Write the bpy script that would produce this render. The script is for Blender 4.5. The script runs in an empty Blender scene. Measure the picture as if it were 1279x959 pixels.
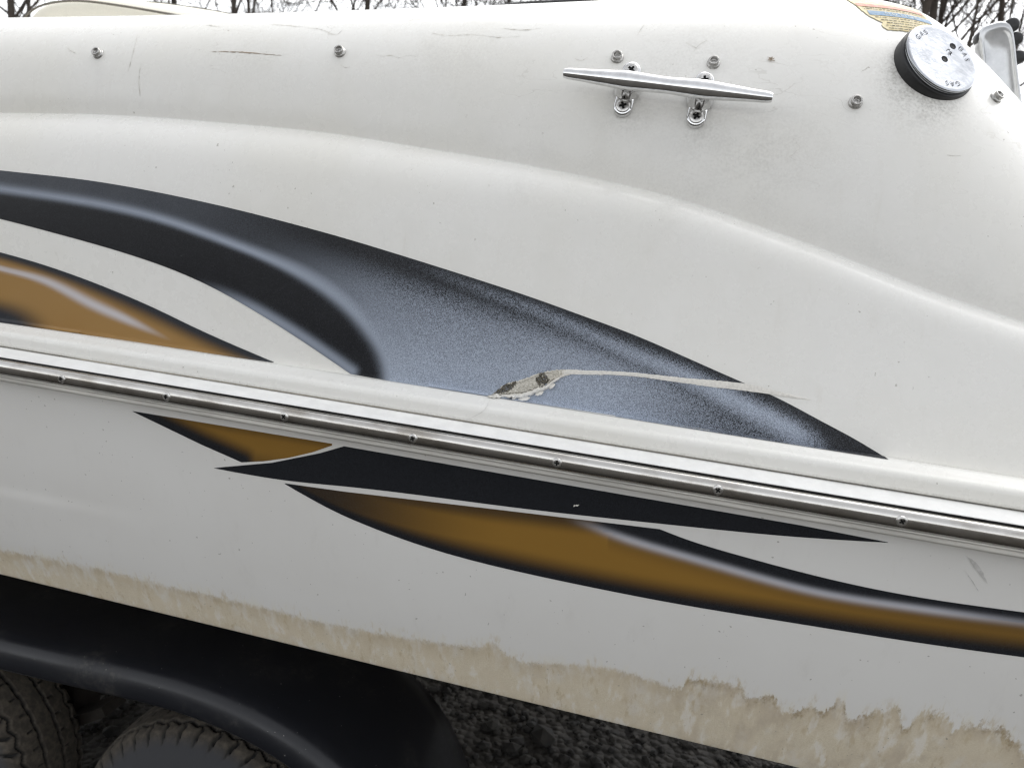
import bpy, bmesh, math, random
import numpy as np
from mathutils import Vector, Matrix
from mathutils.bvhtree import BVHTree
R = math.radians
random.seed(7); RNG = np.random.default_rng(7)
scene = bpy.context.scene
COL = scene.collection

# ------------------------------------------------------------------ camera
W, H = 1279.0, 959.0
LENS, SENS = 27.0, 36.0
FPX = LENS / SENS * W
PSI, TH, RHO = R(13.2), R(12.0), R(5.6)
CAM = np.array([0.0, -0.64, 1.30])
_s, _c = math.sin, math.cos
_r = np.array([_c(PSI), _s(PSI), 0]); _u = np.array([-_s(PSI)*_s(TH), _c(PSI)*_s(TH), _c(TH)])
FW = np.array([-_s(PSI)*_c(TH), _c(PSI)*_c(TH), -_s(TH)])
RT = _c(RHO)*_r + _s(RHO)*_u
UP = _c(RHO)*_u - _s(RHO)*_r
cd = bpy.data.cameras.new('camera'); cam = bpy.data.objects.new('camera', cd); COL.objects.link(cam)
cd.lens = LENS; cd.sensor_width = SENS; cd.sensor_fit = 'HORIZONTAL'; cd.clip_start = 0.02; cd.clip_end = 600
cd.dof.use_dof = True; cd.dof.focus_distance = 0.70; cd.dof.aperture_fstop = 12.0
m = Matrix.Identity(4)
for i in range(3):
    m[i][0] = RT[i]; m[i][1] = UP[i]; m[i][2] = -FW[i]; m[i][3] = CAM[i]
cam.matrix_world = m
scene.camera = cam

# ------------------------------------------------------------------ sky, sun, exposure
SUN_EL, SUN_AZ = R(54), R(22)
world = bpy.data.worlds.new('World'); scene.world = world; world.use_nodes = True
nt = world.node_tree; nt.nodes.clear()
sky = nt.nodes.new('ShaderNodeTexSky'); sky.sky_type = 'NISHITA'; sky.sun_disc = False
sky.sun_elevation = SUN_EL; sky.sun_rotation = SUN_AZ; sky.air_density = 1.0; sky.dust_density = 2.0; sky.ozone_density = 0.5
hs = nt.nodes.new('ShaderNodeHueSaturation'); hs.inputs['Saturation'].default_value = 0.12
bg = nt.nodes.new('ShaderNodeBackground'); bg.inputs['Strength'].default_value = 0.15
wo = nt.nodes.new('ShaderNodeOutputWorld')
nt.links.new(sky.outputs[0], hs.inputs['Color']); nt.links.new(hs.outputs[0], bg.inputs[0]); nt.links.new(bg.outputs[0], wo.inputs[0])
sl = bpy.data.lights.new('sun', 'SUN'); sl.energy = 0.5; sl.angle = R(60); sl.color = (1, 0.985, 0.965)
sun = bpy.data.objects.new('sun', sl); COL.objects.link(sun)
sd = Vector((math.cos(SUN_EL)*math.sin(SUN_AZ), math.cos(SUN_EL)*math.cos(SUN_AZ), math.sin(SUN_EL)))
sun.rotation_euler = sd.to_track_quat('Z', 'Y').to_euler(); sun.location = (0, -3, 8)
vs = scene.view_settings
vs.view_transform = 'Standard'; vs.look = 'None'; vs.gamma = 1.0; vs.use_curve_mapping = False; vs.exposure = 1.26
scene.render.engine = 'CYCLES'
scene.cycles.use_denoising = True
scene.cycles.use_adaptive_sampling = True; scene.cycles.adaptive_threshold = 0.02
scene.cycles.max_bounces = 8
scene.cycles.filter_width = 1.3

# ------------------------------------------------------------------ helpers
def raydir(px, py):
    px = np.asarray(px, float)[..., None]; py = np.asarray(py, float)[..., None]
    return RT*(px-W/2)/FPX - UP*(py-H/2)/FPX + FW
def aty(px, py, y):
    d = raydir(px, py); t = (np.asarray(y, float)-CAM[1])/d[..., 1]
    return CAM + d*t[..., None]
def project(P):
    v = np.asarray(P, float) - CAM
    dz = v@FW
    return W/2 + FPX*(v@RT)/dz, H/2 - FPX*(v@UP)/dz
class Spl:
    """natural cubic spline with straight extension"""
    def __init__(s, xs, ys):
        o = np.argsort(xs); s.x = np.asarray(xs, float)[o]; s.y = np.asarray(ys, float)[o]
        x, y = s.x, s.y; n = len(x); h = np.diff(x)
        A = np.eye(n); b = np.zeros(n)
        for i in range(1, n-1):
            A[i, i-1] = h[i-1]; A[i, i] = 2*(h[i-1]+h[i]); A[i, i+1] = h[i]
            b[i] = 6*((y[i+1]-y[i])/h[i]-(y[i]-y[i-1])/h[i-1])
        s.m = np.linalg.solve(A, b) if n > 2 else np.zeros(n)
        s.k0 = (y[1]-y[0])/h[0]-h[0]*(2*s.m[0]+s.m[1])/6
        s.k1 = (y[-1]-y[-2])/h[-1]+h[-1]*(2*s.m[-1]+s.m[-2])/6
    def __call__(s, q):
        q = np.asarray(q, float); x, y, m = s.x, s.y, s.m
        qc = np.clip(q, x[0], x[-1]); i = np.clip(np.searchsorted(x, qc)-1, 0, len(x)-2)
        h = x[i+1]-x[i]; a = x[i+1]-qc; b = qc-x[i]
        v = (m[i]*a**3+m[i+1]*b**3)/(6*h)+(y[i]/h-m[i]*h/6)*a+(y[i+1]/h-m[i+1]*h/6)*b
        return v + np.where(q < x[0], (q-x[0])*s.k0, 0) + np.where(q > x[-1], (q-x[-1])*s.k1, 0)
def lin(pts):
    p = np.array(pts, float)
    return lambda q: np.interp(q, p[:, 0], p[:, 1])
def smooth(e0, e1, v):
    t = np.clip((v-e0)/(e1-e0+1e-12), 0, 1); return t*t*(3-2*t)
def link(o, parent=None, **props):
    COL.objects.link(o)
    if parent is not None: o.parent = parent
    for k, v in props.items(): o[k] = v
    return o
def empty(name, loc=(0, 0, 0), **props):
    o = bpy.data.objects.new(name, None); o.location = loc; o.empty_display_size = 0.1
    return link(o, None, **props)
def mesh_obj(name, V, F, mat=None, parent=None, smooth_=True, **props):
    me = bpy.data.meshes.new(name); me.from_pydata([tuple(v) for v in np.asarray(V)], [], [tuple(int(i) for i in f) for f in F]); me.update()
    if smooth_: me.polygons.foreach_set('use_smooth', [True]*len(me.polygons))
    if mat: me.materials.append(mat)
    o = bpy.data.objects.new(name, me)
    link(o, parent, **props)
    if parent is not None: o.matrix_parent_inverse = Matrix.Translation(-parent.location) if parent.parent is None else Matrix.Identity(4)
    return o
def grid_faces(nr, nc, wrap_c=False, wrap_r=False):
    F = []
    for r in range(nr if wrap_r else nr-1):
        for c in range(nc if wrap_c else nc-1):
            a = r*nc+c; b = r*nc+(c+1) % nc; d = ((r+1) % nr)*nc+c; e = ((r+1) % nr)*nc+(c+1) % nc
            F.append((a, b, e, d))
    return F
def set_attr(o, name, data, typ='FLOAT_COLOR'):
    a = o.data.attributes.new(name, typ, 'POINT')
    if typ == 'FLOAT': a.data.foreach_set('value', np.asarray(data, np.float32).ravel())
    else:
        d = np.asarray(data, np.float32)
        if d.shape[1] == 3: d = np.concatenate([d, np.ones((len(d), 1), np.float32)], 1)
        a.data.foreach_set('color', d.ravel())
def lathe(profile, n, o, ex, ey, ez, cap=True):
    """profile: (r, h) along ez"""
    V = []; F = []
    for r, h in profile:
        for k in range(n):
            a = 2*math.pi*k/n
            V.append(o + ex*(r*math.cos(a)) + ey*(r*math.sin(a)) + ez*h)
    m_ = len(profile)
    for i in range(m_-1):
        for k in range(n):
            F.append((i*n+k, i*n+(k+1) % n, (i+1)*n+(k+1) % n, (i+1)*n+k))
    if cap: F.append(tuple((m_-1)*n+k for k in range(n)))
    return V, F
def tube(pts, rad, n=8, caps=True):
    pts = [np.asarray(p, float) for p in pts]; V = []; F = []
    if np.isscalar(rad): rad = [rad]*len(pts)
    prev = None
    for i, p in enumerate(pts):
        t = pts[min(i+1, len(pts)-1)]-pts[max(i-1, 0)]; t = t/np.linalg.norm(t)
        if prev is None:
            a = np.array([0, 0, 1.0]) if abs(t[2]) < .9 else np.array([1.0, 0, 0])
        else: a = prev
        a = a-t*(a@t); a /= np.linalg.norm(a); prev = a; b = np.cross(t, a)
        for k in range(n):
            an = 2*math.pi*k/n; V.append(p+(a*math.cos(an)+b*math.sin(an))*rad[i])
    F = [(i*n+k, i*n+(k+1) % n, (i+1)*n+(k+1) % n, (i+1)*n+k) for i in range(len(pts)-1) for k in range(n)]
    if caps: F += [tuple(range(n))[::-1], tuple((len(pts)-1)*n+k for k in range(n))]
    return V, F
def merge(*vf):
    V = []; F = []
    for v, f in vf:
        o = len(V); V += list(v); F += [tuple(i+o for i in q) for q in f]
    return V, F
def box(c, ex, ey, ez, sx, sy, sz):
    V = [c+ex*(a*sx/2)+ey*(b*sy/2)+ez*(d*sz/2) for a in (-1, 1) for b in (-1, 1) for d in (-1, 1)]
    return V, [(0, 1, 3, 2), (4, 6, 7, 5), (0, 4, 5, 1), (2, 3, 7, 6), (0, 2, 6, 4), (1, 5, 7, 3)]

# ------------------------------------------------------------------ materials
class NT:
    def __init__(s, name):
        s.m = bpy.data.materials.new(name); s.m.use_nodes = True; s.t = s.m.node_tree; s.t.nodes.clear()
        s.out = s.t.nodes.new('ShaderNodeOutputMaterial'); s.p = s.t.nodes.new('ShaderNodeBsdfPrincipled')
        s.t.links.new(s.p.outputs[0], s.out.inputs[0]); s._co = None
    def n(s, typ, **kw):
        x = s.t.nodes.new('ShaderNode'+typ)
        for k, v in kw.items(): setattr(x, k, v)
        return x
    def put(s, sock, v):
        if isinstance(v, bpy.types.NodeSocket): s.t.links.new(v, sock)
        elif isinstance(v, tuple): sock.default_value = v if len(v) == 4 or len(sock.default_value) == 3 else v+(1,)
        else: sock.default_value = v
    def co(s, scale=(1, 1, 1), rot=(0, 0, 0)):
        if s._co is None: s._co = s.n('TexCoord').outputs['Object']
        mp = s.n('Mapping'); s.t.links.new(s._co, mp.inputs[0]); mp.inputs['Scale'].default_value = scale; mp.inputs['Rotation'].default_value = rot
        return mp.outputs[0]
    def noise(s, scale, detail=3, rough=.55, vec=None, dist=0, stretch=(1, 1, 1)):
        x = s.n('TexNoise'); x.inputs['Scale'].default_value = scale; x.inputs['Detail'].default_value = detail
        x.inputs['Roughness'].default_value = rough; x.inputs['Distortion'].default_value = dist
        s.t.links.new(vec or s.co(stretch), x.inputs['Vector']); return x.outputs[0]
    def math(s, op, a, b=0.0, c=None, clamp=False):
        x = s.n('Math', operation=op, use_clamp=clamp); s.put(x.inputs[0], a); s.put(x.inputs[1], b)
        if c is not None: s.put(x.inputs[2], c)
        return x.outputs[0]
    def ramp(s, v, a, b, lo=0.0, hi=1.0):
        x = s.n('MapRange'); x.interpolation_type = 'SMOOTHSTEP'
        s.put(x.inputs[0], v); x.inputs[1].default_value = a; x.inputs[2].default_value = b; x.inputs[3].default_value = lo; x.inputs[4].default_value = hi
        return x.outputs[0]
    def mix(s, f, a, b):
        x = s.n('Mix', data_type='RGBA'); s.put(x.inputs[0], f); s.put(x.inputs[6], a); s.put(x.inputs[7], b); return x.outputs[2]
    def attr(s, name, out='Fac'):
        return s.n('Attribute', attribute_name=name).outputs[out]
    def bump(s, h, strength, dist=.001):
        b = s.n('Bump'); b.inputs['Strength'].default_value = strength; b.inputs['Distance'].default_value = dist
        s.t.links.new(h, b.inputs['Height']); s.t.links.new(b.outputs[0], s.p.inputs['Normal'])
    def set(s, **kw):
        for k, v in kw.items(): s.put(s.p.inputs[k.replace('_', ' ')], v)
        return s.m

GEL = (0.80, 0.79, 0.752)
def mat_gelcoat():
    t = NT('aged_gelcoat')
    grime_and_shade = t.attr('grime_and_shade')
    big = t.noise(5, 4, .6)
    c = t.mix(t.ramp(big, .35, .75), GEL, (0.77, 0.755, 0.70))
    fine = t.noise(420, 2, .5)
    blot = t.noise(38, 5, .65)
    dirt = t.math('MULTIPLY', grime_and_shade, t.ramp(t.math('ADD', t.math('MULTIPLY', fine, .6), t.math('MULTIPLY', blot, .5)), .42, .75))
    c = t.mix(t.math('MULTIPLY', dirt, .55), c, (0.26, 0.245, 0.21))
    spots = t.ramp(t.noise(260, 1.5, .4), .735, .775)
    mask = t.ramp(t.noise(14, 3, .6), .45, .62)
    c = t.mix(t.math('MULTIPLY', t.math('MULTIPLY', spots, mask), .55), c, (0.22, 0.19, 0.15))
    # hairline crazing in patches
    w = t.n('TexWave', wave_type='BANDS', bands_direction='Z'); w.inputs['Scale'].default_value = 9; w.inputs['Distortion'].default_value = 16
    w.inputs['Detail'].default_value = 4; w.inputs['Detail Scale'].default_value = 3; t.t.links.new(t.co((.35, .35, 1)), w.inputs['Vector'])
    hair = t.ramp(w.outputs['Fac'], .994, 1.0)
    hm = t.math('MULTIPLY', t.attr('craze'), t.ramp(t.noise(9, 3, .6), .5, .62))
    c = t.mix(t.math('MULTIPLY', t.math('MULTIPLY', hair, hm), .22), c, (0.3, 0.27, 0.22))
    smear = t.noise(26, 5, .7, stretch=(3, 3, .35))
    c = t.mix(t.ramp(smear, .56, .8, 0, .22), c, (0.60, 0.57, 0.50))
    t.bump(t.math('ADD', t.math('ADD', t.noise(700, 2), t.math('MULTIPLY', t.noise(60, 3), 1.2)), t.math('MULTIPLY', t.noise(7, 2), 16.0)), .05, .0009)
    return t.set(Base_Color=c, Roughness=t.ramp(blot, .3, .8, .22, .38), Specular_IOR_Level=.5)
def mat_hull():
    t = NT('stained_hull_gelcoat')
    hsv = t.attr('above')                 # metres above the tide mark
    n1 = t.noise(115, 5, .68, stretch=(1, 1, .24)); n2 = t.noise(500, 3, .6, stretch=(1, 1, .35)); n3 = t.noise(34, 3, .6)
    d = t.math('ADD', hsv, t.math('MULTIPLY', t.math('SUBTRACT', n1, .5), t.attr('rag')))
    d = t.math('ADD', d, t.math('MULTIPLY', t.math('SUBTRACT', n2, .5), .010))
    soft = t.noise(55, 4, .6, stretch=(1, 1, .4))
    inside = t.math('MULTIPLY', t.ramp(d, .005, -.005), t.ramp(soft, .28, .5, .62, 1))
    wash = t.math('MULTIPLY', t.ramp(t.noise(48, 4, .6, stretch=(1, 1, .09)), .52, .66), t.ramp(d, -.034, -.002))
    inside = t.math('MULTIPLY', inside, t.math('SUBTRACT', 1.0, t.math('MULTIPLY', wash, .6)))
    edge = t.math('MULTIPLY', t.ramp(d, .0030, -.0010), t.ramp(d, -.013, -.002))
    edge = t.math('MULTIPLY', edge, t.ramp(t.attr('rag'), .012, .04, .4, 1))
    edge = t.math('MULTIPLY', edge, t.ramp(t.noise(70, 5, .7, stretch=(1, 1, .6)), .42, .66))
    drip = t.noise(210, 4, .6, stretch=(1, 1, .05))
    fr = t.noise(38, 3, .6, stretch=(1, 1, .1))
    up = t.math('MULTIPLY', t.math('MULTIPLY', t.ramp(hsv, .022, .0), t.ramp(drip, .50, .68)), t.ramp(fr, .45, .62))
    halo = t.math('MULTIPLY', t.ramp(d, .02, .0), t.ramp(t.noise(120, 4, .6, stretch=(1, 1, .15)), .4, .65))
    big = t.noise(4, 4, .6)
    c = t.mix(t.ramp(big, .35, .75), (0.80, 0.79, 0.76), (0.765, 0.75, 0.715))
    c = t.mix(t.ramp(t.noise(22, 5, .7, stretch=(2, 2, .6)), .55, .8, 0, .2), c, (0.58, 0.56, 0.52))
    c = t.mix(t.math('MULTIPLY', halo, .35), c, (0.80, 0.76, 0.62))
    mott = t.noise(700, 3, .65)
    scum = t.mix(t.ramp(mott, .25, .75), (0.645, 0.56, 0.40), (0.775, 0.70, 0.55))
    scum = t.mix(t.ramp(n3, .35, .7, 0, .6), scum, (0.71, 0.615, 0.46))
    st = t.noise(75, 4, .6, stretch=(1, 1, .05))
    scum = t.mix(t.math('MULTIPLY', t.ramp(st, .53, .66), .6), scum, (0.82, 0.79, 0.74))
    scum = t.mix(t.ramp(d, -.03, -.008, 0, .35), scum, (0.50, 0.405, 0.27))
    patch = t.ramp(t.noise(17, 5, .65, stretch=(1.4, 1, .8)), .38, .62, .15, 1)
    scum = t.mix(t.math('MULTIPLY', t.math('MULTIPLY', t.ramp(t.attr('rag'), .012, .04, .15, .62), patch), t.ramp(st, .62, .45)), scum, (0.47, 0.385, 0.285))
    c = t.mix(t.math('MULTIPLY', inside, .92), c, scum)
    c = t.mix(t.math('MULTIPLY', up, .7), c, (0.55, 0.45, 0.29))
    c = t.mix(t.math('MULTIPLY', edge, .75), c, (0.30, 0.215, 0.11))
    spots = t.ramp(t.noise(240, 1.5, .4), .75, .78)
    c = t.mix(t.math('MULTIPLY', spots, .5), c, (0.2, 0.18, 0.15))
    t.bump(t.math('ADD', t.math('MULTIPLY', mott, t.math('MULTIPLY', inside, 2.0)), t.noise(40, 3)), .06, .001)
    return t.set(Base_Color=c, Roughness=t.math('ADD', t.math('MULTIPLY', inside, .3), .34), Specular_IOR_Level=.4)
def mat_graphic():
    t = NT('airbrushed_vinyl')
    a = t.n('Attribute', attribute_name='paint'); sp = t.n('SeparateColor'); t.t.links.new(a.outputs['Color'], sp.inputs[0])
    tt, gold, amp = sp.outputs[0], sp.outputs[1], sp.outputs[2]
    # sprayed droplets: cells of a fraction of a millimetre
    v = t.n('TexVoronoi', feature='F1'); v.inputs['Scale'].default_value = 1750; t.t.links.new(t.co(), v.inputs['Vector'])
    s2 = t.n('SeparateColor'); t.t.links.new(v.outputs['Color'], s2.inputs[0])
    x = t.math('ADD', tt, t.math('MULTIPLY', t.math('SUBTRACT', s2.outputs[0], .5), amp), clamp=True)
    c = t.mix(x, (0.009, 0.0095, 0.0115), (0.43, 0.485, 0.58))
    c = t.mix(gold, c, (0.31, 0.168, 0.034))
    lilac = t.attr('lilac')
    c = t.mix(lilac, c, (0.64, 0.65, 0.71))
    sc = t.math('MULTIPLY', t.ramp(t.noise(190, 4, .7, stretch=(.35, 1, 1.2)), .72, .78), t.ramp(t.noise(18, 3), .52, .62))
    c = t.mix(t.math('MULTIPLY', sc, .55), c, (0.55, 0.55, 0.53))
    return t.set(Base_Color=c, Roughness=t.ramp(t.noise(30, 4), .3, .7, .28, .40), Specular_IOR_Level=.22)
def mat_simple(name, col, rough=.5, metal=0, var=.2, scale=60, bump=0, bdist=.001, spec=.5, stretch=(1, 1, 1)):
    t = NT(name); n = t.noise(scale, 5, .65, stretch=stretch)
    lo = tuple(x*(1-var) for x in col); hi = tuple(min(1, x*(1+var*.6)) for x in col)
    if bump: t.bump(n, bump, bdist)
    return t.set(Base_Color=t.mix(t.ramp(n, .3, .7), lo, hi), Roughness=t.ramp(n, .3, .7, rough*.85, min(1, rough*1.15)), Metallic=metal, Specular_IOR_Level=spec)
def mat_rail():
    t = NT('weathered_stainless')
    n = t.noise(160, 5, .7, stretch=(.05, 1, 1)); n2 = t.noise(45, 5, .65, stretch=(.4, 1, 1))
    c = t.mix(t.ramp(n2, .4, .72), (0.56, 0.545, 0.52), (0.34, 0.315, 0.28))
    t.bump(n, .12, .0006)
    return t.set(Base_Color=c, Metallic=1.0, Roughness=t.math('ADD', t.ramp(n, .3, .7, .13, .24), t.ramp(n2, .55, .75, 0, .16)))
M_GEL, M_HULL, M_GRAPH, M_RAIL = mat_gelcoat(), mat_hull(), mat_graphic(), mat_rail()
M_CHROME = mat_simple('polished_steel', (0.72, 0.72, 0.72), .10, 1, .12, 90)
M_STEEL = mat_simple('dull_steel', (0.62, 0.61, 0.59), .30, 1, .3, 300)
M_SNAP = mat_simple('oxidised_snap_metal', (0.46, 0.45, 0.43), .36, .9, .35, 600)
M_VINYL = mat_simple('white_rail_vinyl', (0.82, 0.815, 0.79), .6, 0, .06, 60)
M_VINYL2 = mat_simple('yellowed_rail_vinyl', (0.70, 0.68, 0.63), .5, 0, .2, 70, 0, .001, stretch=(.15, 1, 1))
M_BLACK = mat_simple('black_rubber', (0.018, 0.018, 0.019), .48, 0, .4, 200, .1)
M_SEAT = mat_simple('cream_vinyl_upholstery', (0.78, 0.745, 0.63), .5, 0, .08, 500, .15)
M_HOLE = mat_simple('hole_shade', (0.008, 0.008, 0.008), .8, 0, .2, 200)  # near-black painted in for the shade inside screw recesses and key holes
M_PIPE = mat_simple('grey_piping', (0.16, 0.145, 0.12), .55, 0, .2, 200)

GZ = 0.135            # level of the yard
# ================================================================== GROUND, ADDED HILLS
def build_ground():
    t = NT('dark_gravel')
    v = t.n('TexVoronoi', feature='F1'); v.inputs['Scale'].default_value = 55; t.t.links.new(t.co((1, 1, 0)), v.inputs['Vector'])
    n = t.noise(3, 5, .6); s = t.n('SeparateColor'); t.t.links.new(v.outputs['Color'], s.inputs[0])
    c = t.mix(s.outputs[0], (0.022, 0.020, 0.018), (0.065, 0.060, 0.052))
    c = t.mix(t.ramp(n, .4, .65), c, (0.05, 0.045, 0.038))
    t.bump(t.math('SUBTRACT', 1.0, v.outputs['Distance']), .8, .02)
    mat = t.set(Base_Color=c, Roughness=.9)
    N = 48; V = [(0, 0, GZ)]; F = []
    rr = [2, 5, 12, 30, 60, 110, 180, 300]
    for r in rr:
        for k in range(N):
            a = 2*math.pi*k/N; V.append((r*math.cos(a), r*math.sin(a), GZ))
    F = [(0, 1+k, 1+(k+1) % N) for k in range(N)]
    for i in range(len(rr)-1):
        for k in range(N):
            F.append((1+i*N+k, 1+(i+1)*N+k, 1+(i+1)*N+(k+1) % N, 1+i*N+(k+1) % N))
    mesh_obj('ground', V, F, mat, kind='structure')
    # unseen wooded rise, added for a dark horizon band in reflections
    mh = mat_simple('added_woodland_slope', (0.075, 0.062, 0.048), .95, 0, .5, .8, 0)
    N = 160; rows = [(62, -.2), (64, 2.5), (68, 5.0), (75, 6.6), (90, 7.4), (130, 6), (200, -.3)]
    V = []
    ph = RNG.uniform(0, 6.28, 8)
    for r, h in rows:
        for k in range(N):
            a = 2*math.pi*k/N
            w = 1+.14*sum(math.sin((3+2*i)*a+ph[i])/(1+i*.5) for i in range(5))*.6 + RNG.normal(0, .04)
            V.append((r*math.cos(a), r*math.sin(a), (h*max(.3, w) if h > 0 else h)+GZ))
    mesh_obj('added_hills', V, grid_faces(len(rows), N, wrap_c=True), mh, kind='structure')
    # loose stones where the yard shows under the boat
    base = []
    ms = mat_simple('loose_stone', (0.024, 0.022, 0.019), .9, 0, .8, 30)
    V = []; F = []
    ico = bmesh.new(); bmesh.ops.create_icosphere(ico, subdivisions=1, radius=1); iv = np.array([v.co for v in ico.verts]); fi = [tuple(v.index for v in f.verts) for f in ico.faces]; ico.free()
    for i in range(15000):
        x = RNG.uniform(-1.6, 1.8); y = RNG.uniform(-.15, 2.6); s = abs(RNG.normal(0, .006))+.003
        if RNG.random() < .03: s *= 2.0
        q = iv*(s*RNG.uniform(.7, 1.3, 3))*[1, 1, .65]; q = q*RNG.uniform(.82, 1.15, (len(q), 1))
        a = RNG.uniform(0, 6.28); ca, sa = math.cos(a), math.sin(a)
        q = q@np.array([[ca, -sa, 0], [sa, ca, 0], [0, 0, 1]])+[x, y, GZ+s*.35]
        o = len(V); V += list(q); F += [tuple(j+o for j in f) for f in fi]
    mesh_obj('loose_gravel', V, F, ms, smooth_=False, kind='stuff', label='loose dark gravel stones scattered on the ground under the boat', category='gravel')
build_ground()

# ================================================================== BOAT
boat = empty('motor_boat', (0, .8, .55), label='white motor boat with black and gold airbrushed stripes on a trailer', category='boat')
XL, XR = -3.0, 0.9
YC = 0.90                                       # centreline
def bow(V):
    V = np.array(V, float); V[:, 1] += .8*np.clip((-1.5-V[:, 0])/1.5, 0, 1)**2; return V
def mirror(V): V = np.array(V, float); V[:, 1] = 2*YC-V[:, 1]; return V
xs = np.unique(np.round(np.concatenate([np.arange(XL, -1.0, .04), np.arange(-1.0, .42, .005), np.arange(.42, XR, .03), [XR]]), 5))
NX = len(xs)
def trace(pts, y):
    p = np.array(pts, float); q = aty(p[:, 0], p[:, 1], y); return Spl(q[:, 0], q[:, 2])
Z_S = 1.1135                                     # seam between deck moulding and rail
gz = trace([(0, 403), (343, 453), (855, 534.5), (1110, 574), (1279, 600)], .050)
_gx = np.array([-.75, .26]); _k = np.polyfit(np.linspace(-.75, .26, 20), gz(np.linspace(-.75, .26, 20)), 1)
z_G = lambda x: np.polyval(_k, x)
_crease = trace([(0, 142), (150, 145), (300, 156), (425, 169), (530, 186), (640, 204), (750, 226), (850, 251), (950, 285), (1050, 322), (1150, 361), (1279, 404)], .098)
z_K = lambda x: np.maximum(np.where(x < -.79, _crease(-.79)+(x+.79)*(-.004), _crease(x)), z_G(x)+.075)
y_K = lambda x: .098+0*x
a_K = Spl([-2.6, -.9, -.4, 0.0, .15, .25, .4, .9], [.105, .11, .125, .16, .172, .175, .17, .17])
c_K = lambda x: .07*smooth(.04, .40, x)
SIL = [(-3.0, 1.4600), (-1, 1.4793), (-0.75, 1.4908), (-0.5, 1.5050), (-0.3, 1.5204), (-0.15, 1.5341), (-0.05, 1.5437), (0.02, 1.5495), (0.08, 1.5529), (0.13, 1.5522), (0.17, 1.5455), (0.2, 1.5318), (0.23, 1.5122), (0.26, 1.4885), (0.29, 1.4620), (0.33, 1.4230), (0.38, 1.3700), (0.44, 1.3000), (0.9, 1.2455)]
_sil = Spl([a for a, b in SIL[:-1]], [b for a, b in SIL[:-1]])
def z_T(x): return np.maximum(np.where(x < .44, _sil(np.minimum(x, .44)), 1.300-.04*smooth(.44, .7, x)), z_K(x)+.03)
def catmull(P, per):
    P = np.asarray(P, float); Q = np.concatenate([[2*P[0]-P[1]], P, [2*P[-1]-P[-2]]])
    out = []
    for i in range(len(P)-1):
        p0, p1, p2, p3 = Q[i:i+4]; n = per[i] if hasattr(per, '__len__') else per
        d = lambda a, b: max(np.linalg.norm(b-a)**.5, 1e-5)
        t0 = 0; t1 = d(p0, p1); t2 = t1+d(p1, p2); t3 = t2+d(p2, p3)
        for t in np.linspace(t1, t2, n, endpoint=False):
            A1 = (t1-t)/(t1-t0)*p0+(t-t0)/(t1-t0)*p1; A2 = (t2-t)/(t2-t1)*p1+(t-t1)/(t2-t1)*p2; A3 = (t3-t)/(t3-t2)*p2+(t-t2)/(t3-t2)*p3
            B1 = (t2-t)/(t2-t0)*A1+(t-t0)/(t2-t0)*A2; B2 = (t3-t)/(t3-t1)*A2+(t-t1)/(t3-t1)*A3
            out.append((t2-t)/(t2-t1)*B1+(t-t1)/(t2-t1)*B2)
    out.append(P[-1]); return np.array(out)
def deck_section(x):
    g, k, T, yk, a = float(z_G(x)), float(z_K(x)), float(z_T(x)), float(y_K(x)), float(a_K(x))
    h = T-k; b = k-g; q = 1-.75*float(smooth(-.35, .15, x))
    mm = float(smooth(-.45, .15, x)); A = .033-.017*mm; Lc = .021-.014*mm
    foot = catmull([(.0255, Z_S), (.0250, Z_S+.0100), (.0265, Z_S+.0145), (.0335, Z_S+.0185), (.0425, Z_S+.0225), (.0485, g-.0055), (.0508, g+.003)], [3, 4, 4, 4, 4, 4])
    s0 = k-(g+.003); sv = s0*np.linspace(1, 0, 46)[1:]**1.9
    lean = (yk-.0508)-A*(1-math.exp(-s0/Lc))
    body = np.stack([yk-A*(1-np.exp(-sv/Lc))-lean*(sv/s0)**1.0, k-sv], 1)
    low = np.concatenate([foot, body])
    head = np.array([(.060, Z_S-.0005), (.030, Z_S-.0005), (.0265, Z_S-.0003)])
    ph = np.concatenate([[.008, .02, .045], np.linspace(.08, math.pi/2, 42)])
    e = 1.0+.0*ph
    rec = float(c_K(x)); und = .003+.004*(1-mm)
    up = np.stack([yk+a*(1-np.cos(ph))+rec*np.sin(ph)**1.5-und*np.sin(np.minimum(2.4*ph, math.pi)), k+h*np.sin(ph)], 1)
    yt = yk+a+rec
    inn = np.array([(yt+.03, T-.0005), (yt+.07, T-.004), (yt+.085, T-.014), (yt+.09, T-.04), (yt+.10, max(T-.45, .86))])
    return np.concatenate([head, low, up, inn])
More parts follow.
